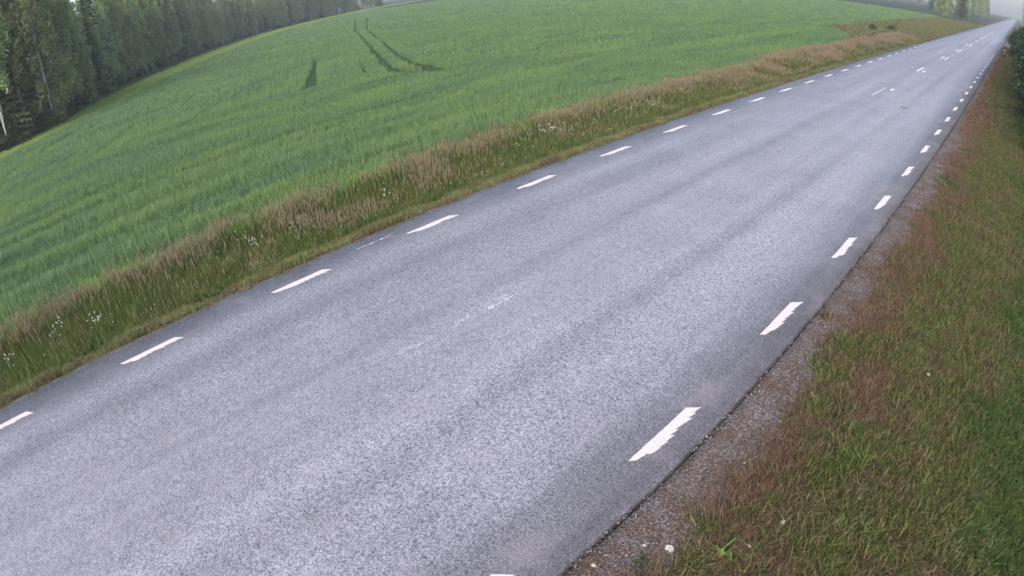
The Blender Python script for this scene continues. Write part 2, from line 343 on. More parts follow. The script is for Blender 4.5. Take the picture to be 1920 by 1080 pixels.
def scatter(name, temps, mats, P, pick, scl, rot, label, cat, kind='stuff'):
    """one object: the clump shapes live in the mesh, geometry nodes set a copy on every point"""
    P = np.asarray(P, float); nP = len(P)
    V = [P]; K = [np.full(nP, -1)]; T = [np.zeros(nP)]; H = [np.zeros(nP)]; FF = []; MI = []; o = nP
    for k, (v, f, t, h) in enumerate(temps):
        V.append(v); K.append(np.full(len(v), k)); T.append(t); H.append(h); FF += (f+o).tolist(); MI += [k if len(mats) > 1 else 0]*len(f); o += len(v)
    me = bpy.data.meshes.new(name); me.from_pydata(np.vstack(V).tolist(), [], FF); me.update()
    for m_ in mats: me.materials.append(m_)
    me.polygons.foreach_set('material_index', MI)
    n = o; sc3 = np.zeros((n, 3)); sc3[:nP] = scl; rt3 = np.zeros((n, 3)); rt3[:nP] = rot; pk = np.full(n, -1); pk[:nP] = pick
    fattr(me, 'shape', np.concatenate(K), 'INT'); fattr(me, 'tint', np.concatenate(T)); fattr(me, 'head', np.concatenate(H))
    fattr(me, 'pick', pk, 'INT'); fattr(me, 'scl', sc3, 'FLOAT_VECTOR'); fattr(me, 'rot', rt3, 'FLOAT_VECTOR')
    ob = link(name, me); tag(ob, label, cat, kind=kind)
    g = bpy.data.node_groups.new(name, 'GeometryNodeTree')
    g.interface.new_socket('Geometry', in_out='INPUT', socket_type='NodeSocketGeometry'); g.interface.new_socket('Geometry', in_out='OUTPUT', socket_type='NodeSocketGeometry')
    N, L = g.nodes, g.links; gi = N.new('NodeGroupInput'); go = N.new('NodeGroupOutput'); jn = N.new('GeometryNodeJoinGeometry')
    def na(nm, ty):
        a = N.new('GeometryNodeInputNamedAttribute'); a.data_type = ty; a.inputs['Name'].default_value = nm; return a.outputs['Attribute']
    def eq(s, v):
        c = N.new('FunctionNodeCompare'); c.data_type = 'INT'; c.operation = 'EQUAL'; L.new(s, c.inputs[2]); c.inputs[3].default_value = v; return c.outputs[0]
    def sepg(sel):
        s = N.new('GeometryNodeSeparateGeometry'); s.domain = 'POINT'; L.new(gi.outputs[0], s.inputs[0]); L.new(sel, s.inputs[1]); return s.outputs[0]
    shape, pickn, scn, rn = na('shape', 'INT'), na('pick', 'INT'), na('scl', 'FLOAT_VECTOR'), na('rot', 'FLOAT_VECTOR')
    pts = sepg(eq(shape, -1))
    for k in range(len(temps)):
        io = N.new('GeometryNodeInstanceOnPoints'); L.new(pts, io.inputs['Points']); L.new(eq(pickn, k), io.inputs['Selection'])
        L.new(sepg(eq(shape, k)), io.inputs['Instance']); L.new(rn, io.inputs['Rotation']); L.new(scn, io.inputs['Scale']); L.new(io.outputs[0], jn.inputs[0])
    L.new(jn.outputs[0], go.inputs[0]); md = ob.modifiers.new('scatter', 'NODES'); md.node_group = g
    return ob
def jit(x0, x1, y0, y1, s):
    xs, ys = np.meshgrid(np.arange(x0, x1, s), np.arange(y0, y1, s)); x = xs.ravel()+RNG.uniform(-.5, .5, xs.size)*s; y = ys.ravel()+RNG.uniform(-.5, .5, xs.size)*s
    return x, y
def put(name, temps, mats, x, y, scale, label, cat, pick=None, tilt=.08, dz=0., zs=None, view=True):
    z = gz(x)+dz
    s = np.broadcast_to(scale, x.shape)
    zz = s if zs is None else s*zs
    n = len(x); rot = np.c_[RNG.normal(0, tilt, n), RNG.normal(0, tilt, n), RNG.uniform(0, 6.28, n)]
    pk = RNG.integers(0, len(temps), n) if pick is None else pick
    if view:
        k = in_view(x, y, z); x, y, z, s, zz, rot, pk = x[k], y[k], z[k], s[k], zz[k], rot[k], pk[k]
    print(name, len(x))
    return scatter(name, temps, mats, np.c_[x, y, z], pk, np.c_[s, s, zz], rot, label, cat)

# --- cereal crop
FOREST = [(-60, -30), (-65, -12), (-67.5, -3), (-89, 1.7), (-108, 7.3), (-139, 22.5), (-190, 49), (-221, 72), (-233, 88), (-285, 150), (-330, 240)]
CROPEDGE = [(-56, -30), (-58, -7.5), (-60.5, -3.5), (-66.5, 1.5), (-70.6, 4.3), (-74, 7.9), (-88, 13.8), (-102, 21), (-118, 30.2), (-138, 42), (-161, 57), (-200, 84), (-262, 150), (-310, 240)]
def seg_dist(x, y, a, b):
    ax, ay = a; dx, dy = b[0]-ax, b[1]-ay; t = np.clip(((x-ax)*dx+(y-ay)*dy)/(dx*dx+dy*dy), 0, 1); return np.hypot(x-ax-t*dx, y-ay-t*dy)
def poly_dist(x, y, P): return np.min([seg_dist(x, y, a, b) for a, b in zip(P, P[1:])], axis=0)
def inside(x, y, P):
    r = np.zeros(x.shape, bool); n = len(P)
    for i in range(n):
        (x1, y1), (x2, y2) = P[i], P[i-1]
        c = ((y1 > y) != (y2 > y)); r ^= c & (x < (x2-x1)*(y-y1)/((y2-y1) if y2 != y1 else 1e-9)+x1)
    return r
FIELD = CROPEDGE+[(-310, 300), (-28, 300), (-22, 66), (-17.6, 62), (-13.55, 46), (-13.5, -30)]
TRACKS = [[(-140, 74.6), (-92.6, 48.8), (-54.6, 30.2), (-38.2, 22.1), (-32.4, 19.4), (-29.6, 19.3)],
          [(-140, 77.8), (-85, 47), (-50.4, 29.8), (-39.2, 24.2), (-33.7, 21.8), (-30.6, 20.9), (-28.6, 20.3)]]
FAINT = [[(-29.6, 19.3), (-27.4, 19.6), (-25.6, 22), (-24.8, 26)], [(-28.6, 20.3), (-26, 24), (-25, 32)], [(-24.2, -12), (-24.3, 8), (-24.9, 17), (-24.8, 40)], [(-22.4, -12), (-22.6, 13), (-22.7, 18.6), (-22.8, 60)], [(-100, 60), (-65.6, 42.6), (-46.9, 33.5), (-38, 29), (-32, 26)], [(-120, 80), (-42.5, 28), (-33.8, 23.6), (-31, 22.5)], [(-120, 58.5), (-95.6, 47), (-72.8, 36.2), (-48.3, 25)],
         [(-120, 52.3), (-68.9, 28.8), (-50, 20)], [(-19.2, -12), (-19.4, 5), (-19.5, 30)], [(-17.2, -12), (-17.4, 30)], [(-29.5, -12), (-29.5, 14)], [(-21, -12), (-20.8, 20)]]
WEDGE = [(-33.6, 13.35), (-51.5, 22.3), (-51.5, 22.9), (-33.8, 14.75)]; PATCH = [(-33.9, 17.9), (-40.5, 21.2), (-40.5, 21.7), (-34.1, 18.6)]
def crop_scale(x, y):
    """stand height: drill rows and headland ripples, hollows, wheelings"""
    hd = sm(-33.4, -34.6, x)                      # 1 inside the field, 0 on the headland
    tx, ty = -.9, .436
    u = np.where(hd > .5, -ty*x+tx*y, x); v = np.where(hd > .5, tx*x+ty*y, y)
    r = np.array([noise.noise(Vector((a*.75, b*.10, 0)))+.9*noise.noise(Vector((a*2.1, b*.22, 5)))+.4*noise.noise(Vector((a*.25, b*.2, 9))) for a, b in zip(u, v)])
    s = .95+.42*r
    s = np.where((x > -38.5) & (x < -33.9) & (y > 13) & (y < 23), s*(.86+.16*np.sin(u*2*math.pi/.52)), s)
    ph = np.array([noise.noise(Vector((a*.12, b*.06, 21))) for a, b in zip(x, y)])
    s *= 1+.24*np.sin(2*math.pi*(u+1.1*ph)/1.15)*(.5+ph)
    s *= 1-.28*np.exp(-((x+33.9)/.22)**2)
    for T in FAINT: s *= 1-.42*np.exp(-(poly_dist(x, y, T)/.26)**2)
    return np.clip(s, .35, 1.45)
def crop_pts(x0, x1, y0, y1, s, lo, hi, near=None):
    x, y = jit(x0, x1, y0, y1, s); d = np.hypot(x, y); k = (d >= lo) & (d < hi) & in_view(x, y, gz(x)+.3); x, y = x[k], y[k]
    k = inside(x, y, FIELD); x, y = x[k], y[k]
    dt = np.min([poly_dist(x, y, T) for T in TRACKS], axis=0); k = (dt > .36+.30*((x > -34.2) & (x < -26) & (y > 15) & (y < 27))); x, y, dt = x[k], y[k], dt[k]
    k = ~inside(x, y, WEDGE) & ~inside(x, y, PATCH); x, y, dt = x[k], y[k], dt[k]
    dn_ = np.minimum(dt, np.minimum(poly_dist(x, y, WEDGE+WEDGE[:1]), poly_dist(x, y, PATCH+PATCH[:1])))
    if near is not None:
        dt = dn_
        k = (dt < near[0]) if near[1] else (dt >= near[0]); x, y = x[k], y[k]
    return x, y
tA = [clump(60, .21, .38, .010, .55, s, curl=.9, hvar=.25) for s in range(6)]
tB = [clump(70, .40, .37, .022, .5, s+20, curl=.9, hvar=.25) for s in range(5)]
tC = [clump(90, .95, .36, .050, .5, s+40, curl=.9, hvar=.25) for s in range(4)]
x, y = crop_pts(-50, -13.4, -14, 50, .25, 0, 40)
k = x < -14.5+.5*nz(x, y, .5)+RNG.uniform(-.5, .5, len(x)); xe, ye = x[~k], y[~k]; x, y = x[k], y[k]
xt, yt = crop_pts(-150, -13.4, 10, 100, .30, 40, 172, (1.2, True)); x = np.r_[x, xt]; y = np.r_[y, yt]
put('cereal_crop', tA, [M['crop']], x, y, 1., 'green cereal field with two pairs of wheel tracks through it', 'crop', zs=crop_scale(x, y))
put('crop_margin', tA, [M['cropedge']], xe, ye, 1., 'lighter yellow-green cereal along the near edge of the field', 'crop', zs=.8*crop_scale(xe, ye))
x, y = crop_pts(-100, -13.4, -30, 90, .55, 40, 85, (1.1, False))
x2, y2 = crop_pts(-300, -13.4, -30, 200, 1.25, 85, 260, (1.3, False))
X = np.r_[x, x2]; Y = np.r_[y, y2]; pk = np.r_[RNG.integers(0, 5, len(x)), RNG.integers(5, 9, len(x2))]
put('far_cereal_crop', tB+tC, [M['crop']], X, Y, 1., 'green cereal in the middle and far field up to the forest', 'crop', pick=pk, zs=crop_scale(X, Y))
# low weeds in the missed wedge and the dark patch
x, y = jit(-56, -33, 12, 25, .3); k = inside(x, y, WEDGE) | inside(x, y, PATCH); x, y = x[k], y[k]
xw, yw = jit(-130, -22, -12, 75, .30); k = np.min([poly_dist(xw, yw, T) for T in TRACKS], axis=0) < .5; x, y = np.r_[x, xw[k]], np.r_[y, yw[k]]  # same tufts along the wheel tracks, with the shade put into their colour
put('low_weeds_and_track_shade', tA, [M['weed']], x, y, 1., 'low dark weeds where the drill missed a wedge of the field, and dark tufts for shade in the wheel tracks', 'weeds', zs=.14)
# grassy rim between the crop and the forest
x, y = jit(-300, -50, -35, 200, .5); RIM = FOREST+CROPEDGE[::-1]; d = poly_dist(x, y, CROPEDGE); k = (inside(x, y, RIM) | (poly_dist(x, y, FOREST) < 3)) & in_view(x, y, gz(x)); x, y, d = x[k], y[k], d[k]
k = d < 5.+.05*np.hypot(x, y)+RNG.uniform(-1.5, 1.5, len(d))
put('rim_grass', tB, [M['rim']], x[k], y[k], 1., 'bright green grass strip between the crop and the forest', 'grass', zs=.5)
put('forest_edge_grass', tB, [M['edge']], x[~k], y[~k], 1., 'brownish grass at the foot of the forest edge', 'grass', zs=.7)

# --- left verge
def n2(x, y, s, seed): return np.array([noise.noise(Vector((a*s, b*s, seed))) for a, b in zip(x, y)])
tT = [clump(48, .17, .42, .0075, .5, s+60, head=h_, leafy=.05) for s, h_ in enumerate((.0, .0, .06, .22, .30, .36))]
x, y = jit(-14.9, -10.75, -12, 70, .17)
k = (x > -13.75+.35*nz(x, y, .45, 77)) | ((x > -14.6+.6*nz(x, y, .4, 78)) & (RNG.random(len(x)) < .22)); x, y = x[k], y[k]
far = np.hypot(x, y) > 34; k = ~far | (RNG.random(len(x)) < .5); x, y = x[k], y[k]
n_ = n2(x, y, .55, 3); edge = -10.95+.25*n2(x, y, .9, 8); k = (x < edge+RNG.uniform(-.15, .1, len(x))); x, y, n_ = x[k], y[k], n_[k]
red = np.clip(-.12+.85*sm(-12.4, -13.6, x)+1.1*n_+.5*sm(14, 34, y), 0, 1)
pk = np.where(RNG.random(len(x)) < red, RNG.integers(3, 6, len(x)), RNG.integers(0, 3, len(x)))
zs = (.55+.55*sm(-11., -12., x)+.30*n2(x, y, 1.3, 5))*(1-.35*sm(-13.5, -13.9, x))
put('verge_grass', tT, [M['tall']], x, y, np.where(np.hypot(x, y) > 34, 1.35, 1.), 'tall dark grass with reddish seed heads between the road and the field', 'grass', pick=pk, zs=zs)
tM = [clump(50, .12, .13, .006, .8, s+80, leafy=.12) for s in range(4)]
x, y = jit(-11.3, -10.06, -10, 60, .105); k = (RNG.random(len(x)) < .06+1.1*sm(-10.12, -10.42, x)) & ((y < 40) | (RNG.random(len(x)) < .5)); x, y = x[k], y[k]
put('mown_grass', tM, [M['mown']], x, y, 1., 'short yellowish grass on the left edge of the asphalt', 'grass', zs=.9+.8*n2(x, y, 1.2, 2))
tW = [clump(16, .12, .28, .014, .5, s+90, leafy=.8) for s in range(4)]
x, y = jit(-11.9, -10.6, -2, 2.6, .12); k = n2(x, y, .8, 31) > -.05; k &= RNG.random(len(x)) < .5
put('leafy_weeds', tW, [M['lush']], x[k], y[k], 1., 'patch of grey-green leafy weeds in the left verge', 'weeds')
# beyond the end of the crop: yellow-green bank of a field entrance
tE = [clump(50, .45, .28, .03, .5, s+100, head=h_) for s, h_ in enumerate((0, .1, .0))]
x, y = jit(-60, -10.1, 60, 190, .75); k = ~inside(x, y, FIELD)
put('bank_grass', tE, [M['mown']], x[k], y[k], 1., 'yellow-green grass bank beyond the end of the crop', 'grass', zs=.8+.5*n2(x[k], y[k], .2, 2))

# --- right verge
tR = [clump(46, .12, .125, .0062, 1.0, s+120, leafy=.16, hvar=.5) for s in range(5)]
tD = [clump(36, .12, .13, .0045, 1.2, s+130) for s in range(4)]
tL = [clump(34, .12, .14, .0075, .95, s+140, leafy=.5, hvar=.5) for s in range(4)]
x, y = jit(-1.75, 3.6, -.5, 26, .092); d = np.hypot(x, y)
tB2 = 0; ed = -1.52+.22*n2(x, y, .9, 12)
k = (x > ed+RNG.uniform(-.12, .15, len(x))) & ((y < 13) | (RNG.random(len(x)) < .55)); x, y = x[k], y[k]
n_ = n2(x, y, 1.0, 14)
lush = (sm(.0, 1.5, x)+.9*n2(x, y, .7, 17)+RNG.normal(0, .26, len(x))) > .62
dry = (~lush) & ((sm(-.2, -1.35, x)*.75+1.1*n_+RNG.normal(0, .28, len(x))) > .56)
mid = ~lush & ~dry
hs = 1.+.55*n2(x, y, 2.2, 19)
for nm, kk, tt, mm, lb in (('coarse_verge_grass', mid, tR, 'right', 'mixed olive and brown matted grass on the slope right of the road'),
                           ('dry_grass', dry, tD, 'dry', 'reddish-brown dry grass beside the gravel shoulder'),
                           ('lush_grass', lush, tL, 'lush', 'dark green lush grass low on the right-hand slope')):
    put(nm, tt, [M[mm]], x[kk], y[kk], 1., lb, 'grass', zs=hs[kk])
x, y = jit(-1.3, 3.0, 1.5, 12, .13); k = (n2(x, y, 1.3, 61)+.25*sm(-.5, 1.5, x) > .22) & (RNG.random(len(x)) < .6)
put('broadleaf_weeds', [clump(14, .08, .15, .012, .9, s+170, leafy=.9, hvar=.5) for s in range(4)], [M['weedlight']], x[k], y[k], 1., 'small light green broad-leaved weeds among the grass on the right slope', 'weeds', zs=.9+.6*n2(x[k], y[k], 2., 3))
tF = [clump(60, .30, .26, .018, .7, s+150) for s in range(4)]
x, y = jit(-1.6, 6, 26, 92, .30); n_ = .9*n2(x, y, .35, 51)+RNG.normal(0, .3, len(x))+x
k1 = n_ < -1.0; k2 = (~k1) & (n_ < .5); k3 = n_ >= .5
put('far_dry_grass', tF, [M['dry']], x[k1], y[k1], .8, 'brownish grass by the right shoulder farther up the road', 'grass', zs=.7)
put('far_coarse_grass', tF, [M['right']], x[k2], y[k2], .9, 'olive grass on the right verge farther up the road', 'grass', zs=.9)
put('far_lush_grass', tF, [M['lush']], x[k3], y[k3], 1., 'dark green grass in front of the bushes on the right', 'grass', zs=1.)
x, y = jit(-2.05, -1.35, 1, 30, .10); k = (n2(x, y, 1.5, 41)+RNG.normal(0, .15, len(x)) > -.06+.38*sm(-1.45, -2.1, x)) & (RNG.random(len(x)) < .8)
put('shoulder_grass', tD, [M['dry']], x[k], y[k], .8, 'thin brown grass tufts creeping onto the gravel shoulder', 'grass', zs=.6)
x, y = jit(-2.12, -1.2, .8, 20, .035); k = RNG.random(len(x)) < .42; x, y = x[k], y[k]
tP = [pebble(s, .013) for s in range(5)]
def m_peb():
    t = NT('gravel_stone'); r = t.new('ShaderNodeAttribute', attribute_name='tint').outputs['Fac']; n = t.noise(t.pos(), 21., 1, .5)
    t.color(t.ramp(n, [(.3, (.07, .06, .056)), (.5, (.14, .118, .114)), (.7, (.28, .245, .24))])); return t.m
put('gravel_stones', tP, [m_peb()], x, y, RNG.uniform(.5, 1.3, len(x)), 'loose gravel along the right edge of the asphalt', 'gravel', tilt=1., dz=.016)

# ---------------------------------------------------------------- countable plants and small things
def tube(path, rads, k=7):
    V = []; F = []; path = [Vector(p) for p in path]
    for i, p in enumerate(path):
        d = (path[min(i+1, len(path)-1)]-path[max(i-1, 0)]).normalized(); a = d.orthogonal().normalized(); b = d.cross(a)
        V += [tuple(p+(a*math.cos(2*math.pi*j/k)+b*math.sin(2*math.pi*j/k))*rads[i]) for j in range(k)]
    for i in range(len(path)-1): F += [(i*k+j, i*k+(j+1) % k, (i+1)*k+(j+1) % k, (i+1)*k+j) for j in range(k)]
    F.append(tuple(range(k))[::-1]); F.append(tuple(range((len(path)-1)*k, len(path)*k))); return V, F
def merge(parts):
    V = []; F = []
    for v, f in parts: o = len(V); V += list(v); F += [tuple(i+o for i in q) for q in f]
    return V, F
def copy_thing(o, loc, rz=0., s=1.):
    c = o.copy(); COL.objects.link(c); c.location = loc; c.rotation_euler = (0, 0, rz); c.scale = (s, s, s)
    for ch in list(o.children):
        d = ch.copy(); COL.objects.link(d); d.parent = c
    return c
def empty(name, loc=(0, 0, 0), rz=0.):
    o = bpy.data.objects.new(name, None); COL.objects.link(o); o.location = loc; o.rotation_euler = (0, 0, rz); o.empty_display_size = .2; return o
def flower_proto(seed, h=.72, umbels=5, r0=.020):
    r = random.Random(seed); root = empty('wildflower'); st = [tube([(0, 0, 0), (.02, .01, h*.5), (.03, 0, h*.8)], [.004, .0035, .003], 5)]; hd = []
    for k in range(umbels):
        a = r.uniform(0, 6.28); q = r.uniform(.02, .11); p = (.03+q*math.cos(a), q*math.sin(a), h*r.uniform(.84, 1.08)); st.append(tube([(.03, 0, h*.75), p], [.0028, .002], 4))
        m_ = 14; V = [(p[0]+r0*(.55 if i % 2 else .95)*r.uniform(.8, 1.1)*math.cos(i*6.283/m_), p[1]+r0*(.55 if i % 2 else .95)*math.sin(i*6.283/m_), p[2]+r.uniform(-.004, .004)) for i in range(m_)]+[(p[0], p[1], p[2]+.008), (p[0], p[1], p[2]-.008)]
        hd.append((V, [(i, (i+1) % m_, m_) for i in range(m_)]+[((i+1) % m_, i, m_+1) for i in range(m_)]))
    link('stem', mesh('stem', *merge(st)), M['stem'], root); [link('flower_head', mesh('flower_head', *q), M['white'], root) for q in hd]; return root
FL = [flower_proto(1, .74, 6), flower_proto(2, .62, 2, .017), flower_proto(3, .80, 5, .024), flower_proto(4, .40, 1, .017)]
def unproj(px, py, z):
    u, v = (px-960)/FPX, -(py-540)/FPX; th = math.hypot(u, v); d = math.sin(th)*(u/th*RGT+v/th*UPV)+math.cos(th)*FWD
    t = (z-CAM_H)/d[2]; return d[0]*t, d[1]*t
FP = [(93, 618, 0), (102, 602, 0), (104, 598, 2), (165, 590, 2), (172, 585, 2), (180, 594, 0), (183, 610, 1), (190, 613, 0), (122, 648, 1), (27, 706, 0), (38, 703, 1), (85, 677, 3), (207, 605, 1),
      (285, 582, 3), (290, 586, 3), (296, 588, 3), (307, 579, 3), (267, 588, 3), (370, 545, 3), (375, 543, 3), (455, 445, 1), (469, 437, 1), (475, 448, 2), (453, 446, 1), (472, 462, 1), (436, 446, 1), (412, 467, 1), (378, 475, 1),
      (395, 468, 1), (488, 457, 1), (493, 459, 1), (486, 450, 1), (548, 419, 1), (556, 423, 1), (551, 427, 1), (583, 412, 1), (584, 415, 1), (572, 412, 1), (645, 437, 3), (658, 427, 3), (683, 423, 3), (709, 420, 3), (690, 417, 3), (743, 392, 2), (750, 394, 1),
      (717, 343, 1), (800, 341, 1), (848, 357, 3), (913, 337, 3), (936, 327, 3), (942, 325, 3), (911, 336, 3), (889, 309, 1), (980, 250, 0), (971, 270, 0), (1018, 242, 2), (1024, 240, 0), (1030, 241, 2), (1035, 238, 2), (1042, 243, 0), (1055, 228, 2),
      (1054, 235, 0), (1068, 231, 2), (1078, 226, 0), (1070, 246, 1), (1064, 238, 1), (1049, 253, 3), (1115, 219, 2), (1151, 206, 0), (1160, 203, 1), (1163, 215, 1), (1187, 196, 2), (1182, 206, 0), (1197, 205, 1), (1212, 185, 0), (1218, 192, 2), (1225, 191, 0),
      (1233, 195, 2), (1238, 186, 1), (1255, 205, 3), (1262, 206, 3), (1268, 199, 3), (1262, 160, 1), (1278, 164, 0), (1295, 170, 1), (1288, 178, 0), (1320, 155, 1), (1350, 143, 0), (1405, 128, 1), (1140, 260, 3), (1147, 257, 3), (1142, 254, 3), (1460, 112, 0), (1520, 112, 3), (1548, 108, 3)]
for i, (px, py, k) in enumerate(FP):
    o = FL[k]; h = (.74, .62, .80, .40)[k]; x, y = unproj(px, py, -.55+h if k < 3 else -.1)
    x = min(x, -10.5); s = random.uniform(.85, 1.15); c = o if not any(q[2] == k for q in FP[:i]) else copy_thing(o, (0, 0, 0))
    c.location = (x, y, float(gz(x))); c.rotation_euler = (0, 0, random.uniform(0, 6.28)); c.scale = (s, s, s)
    lb = ('white wildflower with several small umbels on a tall stem in the left verge', 'small white wildflower with few heads in the left verge',
          'broad many-headed white umbel flower standing in the left verge', 'low white daisy-like flower at the mown edge of the left verge')[k]
    tag(c, lb, 'flower', 'white wildflowers in the left verge, kind %s' % ('tall', 'small', 'broad', 'low')[k])
# pale stones on the right side
PB = [(1256, 1030, .055), (1113, 1062, .03), (1467, 983, .022), (1403, 1030, .024), (1466, 986, .02), (1580, 655, .028), (1567, 660, .02), (1612, 628, .02), (1738, 708, .04), (1464, 986, .03), (1208, 1025, .018), (1462, 793, .02), (1802, 842, .02), (1895, 1058, .028), (1700, 650, .02)]
st0 = None
for i, (px, py, s) in enumerate(PB):
    x, y = unproj(px, py, float(gz(unproj(px, py, 0)[0]))); z = float(gz(x)); v, f, _, _ = pebble(i+3, s)
    o = link('pale_stone', mesh('pale_stone', v, [tuple(q) for q in f.tolist()]), M['stone'], None, (x, y, z+(.05 if x > -1.5 else .02)))
    tag(o, 'largest pale stone, half buried in grass near the bottom edge' if i == 0 else 'small pale stone lying at the right verge', 'stone', None if i == 0 else 'pale stones in the right verge')
# separate leafy tufts one can tell apart
for px, py, n_, h_, w_, sd, mt, lb, ct in ((1365, 1040, 15, .20, .016, 7, 'rimtuft', 'bright yellow-green fern-like weed near the bottom edge', 'weed'), (1545, 590, 60, .12, .009, 8, 'right', 'lone olive grass tuft on the gravel beside the third right-hand dash', 'grass tuft'),
                                       (1598, 850, 80, .20, .009, 9, 'rimtuft', 'fresh green grass tuft standing out on the brown slope', 'grass tuft')):
    x, y = unproj(px, py, -.1 if px != 1545 else 0); v, f, t_, h2 = clump(n_, .10 if px != 1598 else .2, h_, w_, .9, sd, leafy=.2)
    o = link('weed_plant' if ct == 'weed' else 'grass_tuft', leaf_mesh('tuft', v, f, t_) if False else mesh('tuft', v, f), M[mt], None, (x, y, float(gz(x))))
    fattr(o.data, 'tint', t_); tag(o, lb, ct)
# trees
def quad_cloud(C, size, r, tilt=.9, drop=0.):
    """one small leaf-like quad per centre"""
    C = np.asarray(C); n = len(C); a = r.normal(0, 1, (n, 3)); a /= np.linalg.norm(a, axis=1)[:, None]; b = r.normal(0, 1, (n, 3)); b[:, 2] -= drop
    b -= a*np.sum(a*b, 1)[:, None]; b /= np.linalg.norm(b, axis=1)[:, None]; s = size*r.uniform(.6, 1.4, (n, 1))
    V = np.stack([C-a*s*.5, C+b*s*.9, C+a*s*.5, C-b*s*.7], 1).reshape(-1, 3); F = np.arange(n*4).reshape(n, 4); T = np.repeat(r.random(n), 4)
    return V, F, T
def leaf_mesh(name, V, F, T):
    me = mesh(name, V, F); fattr(me, 'tint', T); return me
def birch(seed, H=19., base=3., n=13500, rad=2.5, leaf=.17):
    r = np.random.default_rng(seed); root = empty('birch_tree'); lx, ly = r.normal(0, .35, 2)
    ax = lambda z: np.array([lx*(z/H)**1.5+.12*math.sin(z*.5+seed), ly*(z/H)**1.5+.12*math.cos(z*.4+seed), z])
    zs = np.linspace(-.3, H*.97, 12); parts = [tube([ax(z) for z in zs], [max(.012, .17*(1-z/H)**.8+.01) for z in zs], 8)]; C = []
    nb = 46
    for k in range(nb):
        z0 = base+(H-base)*(k/nb)**.9; f = (z0-base)/(H-base); R = rad*(.55+.75*math.sin(math.pi*min(1, f*.8+.12)))*(1-f**3)*r.uniform(.55, 1.1); a = k*2.4+r.uniform(-.6, .6)
        p0 = ax(z0); d = np.array([math.cos(a), math.sin(a), 0]); p1 = p0+d*R*.55+[0, 0, R*.45]; p2 = p0+d*R+[0, 0, R*.30]; p3 = p0+d*R*1.12+[0, 0, -R*.25]
        parts.append(tube([p0, p1, p2], [.035*(1-f)+.012, .018, .008], 4))
        m = max(6, int(n/nb*(.5+R/rad*.5))); cl = max(3, m//16)
        for q in range(cl):
            t = r.uniform(.25, 1); c = (1-t)**2*p0+2*t*(1-t)*p1+t*t*(p2 if r.random() < .5 else p3); L = r.uniform(.5, 1.5)
            zz = -L*r.random(16)**.8; C.append(c+np.c_[r.normal(0, .20, 16), r.normal(0, .20, 16), zz+r.normal(0, .1, 16)])
    link('trunk', mesh('trunk', *merge(parts), True), M['bbark'], root)
    V, F, T = quad_cloud(np.vstack(C), leaf, r, drop=.8); T = np.clip(.5*T+.5*np.repeat(np.repeat(r.random(len(C)), 16), 4), 0, 1)
    link('crown', leaf_mesh('crown', V, F, T), M['birch'], root); return root
def spruce(seed, H=20., n=34, rad=2.3, base=.7):
    r = np.random.default_rng(seed); root = empty('spruce_tree'); zs = np.linspace(-.3, H, 9)
    parts = [tube([(0, 0, z) for z in zs], [max(.01, .19*(1-z/H)) for z in zs], 7)]; link('trunk', mesh('trunk', *merge(parts), True), M['sbark'], root)
    V = []; F = []; T = []
    for lv in range(n):
        f = (lv/n)**.95; z0 = base+(H-base)*f; R = (rad*(1-f)**.8+.15)
        for k in range(9):
            a = r.uniform(0, 6.28); Rr = R*r.uniform(.7, 1.12); d = np.array([math.cos(a), math.sin(a), 0]); pr = np.array([-d[1], d[0], 0]); t_ = r.random()
            m = 7
            for j in range(m):
                u = (j+.7)/m; c = np.array([0, 0, z0])+d*Rr*u+[0, 0, -.32*Rr*u*u+.10*Rr*u**4]
                for sd in (-1, 1):
                    L = (.42*Rr*(1-u*.65)+.08)*r.uniform(.7, 1.2); wv = .16+.06*r.random(); dn = -.5*L
                    tip = c+pr*sd*L+d*L*.6+[0, 0, dn]; o = len(V)
                    V += [c-d*wv*.6, c+d*wv*.8, tip+d*wv*.25, (c+tip)/2-d*wv*.8+[0, 0, -.22*r.random()-.05]]; F.append((o, o+1, o+2, o+3)); T += [t_*.6+.4*r.random()]*4
    link('crown', leaf_mesh('crown', np.array(V), np.array(F), T), M['spruce'], root); return root
def shrub(seed, H=3., rad=1.6, n=3600, leaf=.13, name='shrub', mat='shrub'):
    r = np.random.default_rng(seed); root = empty(name); parts = []; C = []
    for k in range(16):
        a = r.uniform(0, 6.28); q = rad*r.uniform(.2, 1); p0 = (r.normal(0, .12), r.normal(0, .12), -.1); p2 = np.array([q*math.cos(a), q*math.sin(a), H*r.uniform(.55, 1)*(1-.35*(q/rad)**2)])
        p1 = np.array([p2[0]*.35, p2[1]*.35, p2[2]*.6]); parts.append(tube([p0, p1, p2], [.035, .02, .006], 5))
        m = n//16//10
        for j in range(m):
            t = r.uniform(.15, 1); c = 2*t*(1-t)*p1+t*t*p2; C.append(c+r.normal(0, 1, (10, 3))*[.24*rad/1.6, .24*rad/1.6, .2])
    link('stems', mesh('stems', *merge(parts)), M['sbark'], root)
    C = np.vstack(C); C = C[C[:, 2] > .02]; V, F, T = quad_cloud(C, leaf, r, drop=.2); link('foliage', leaf_mesh('foliage', V, F, T), M[mat], root); return root
BI = [birch(s, H, b, rad=rd) for s, H, b, rd in ((1, 19, 3.0, 2.4), (2, 22, 2.0, 2.7), (3, 16, 1.2, 2.2), (4, 20, 6.5, 2.1), (5, 14, .8, 2.4))]
SP = [spruce(s, H, rad=rd) for s, H, rd in ((1, 20, 2.2), (2, 17, 1.9), (3, 22, 2.6))]
SH = [shrub(1, 3.2, 1.7), shrub(2, 2.2, 1.4), shrub(3, 1.2, .9, 2000, .09)]
DS = [shrub(4, 3.2, 1.7, 7000, .10, mat='dshrub'), shrub(5, 2.2, 1.4, 5500, .09, mat='dshrub'), shrub(6, 1.2, .9, 2600, .08, mat='dshrub')]
used = set()
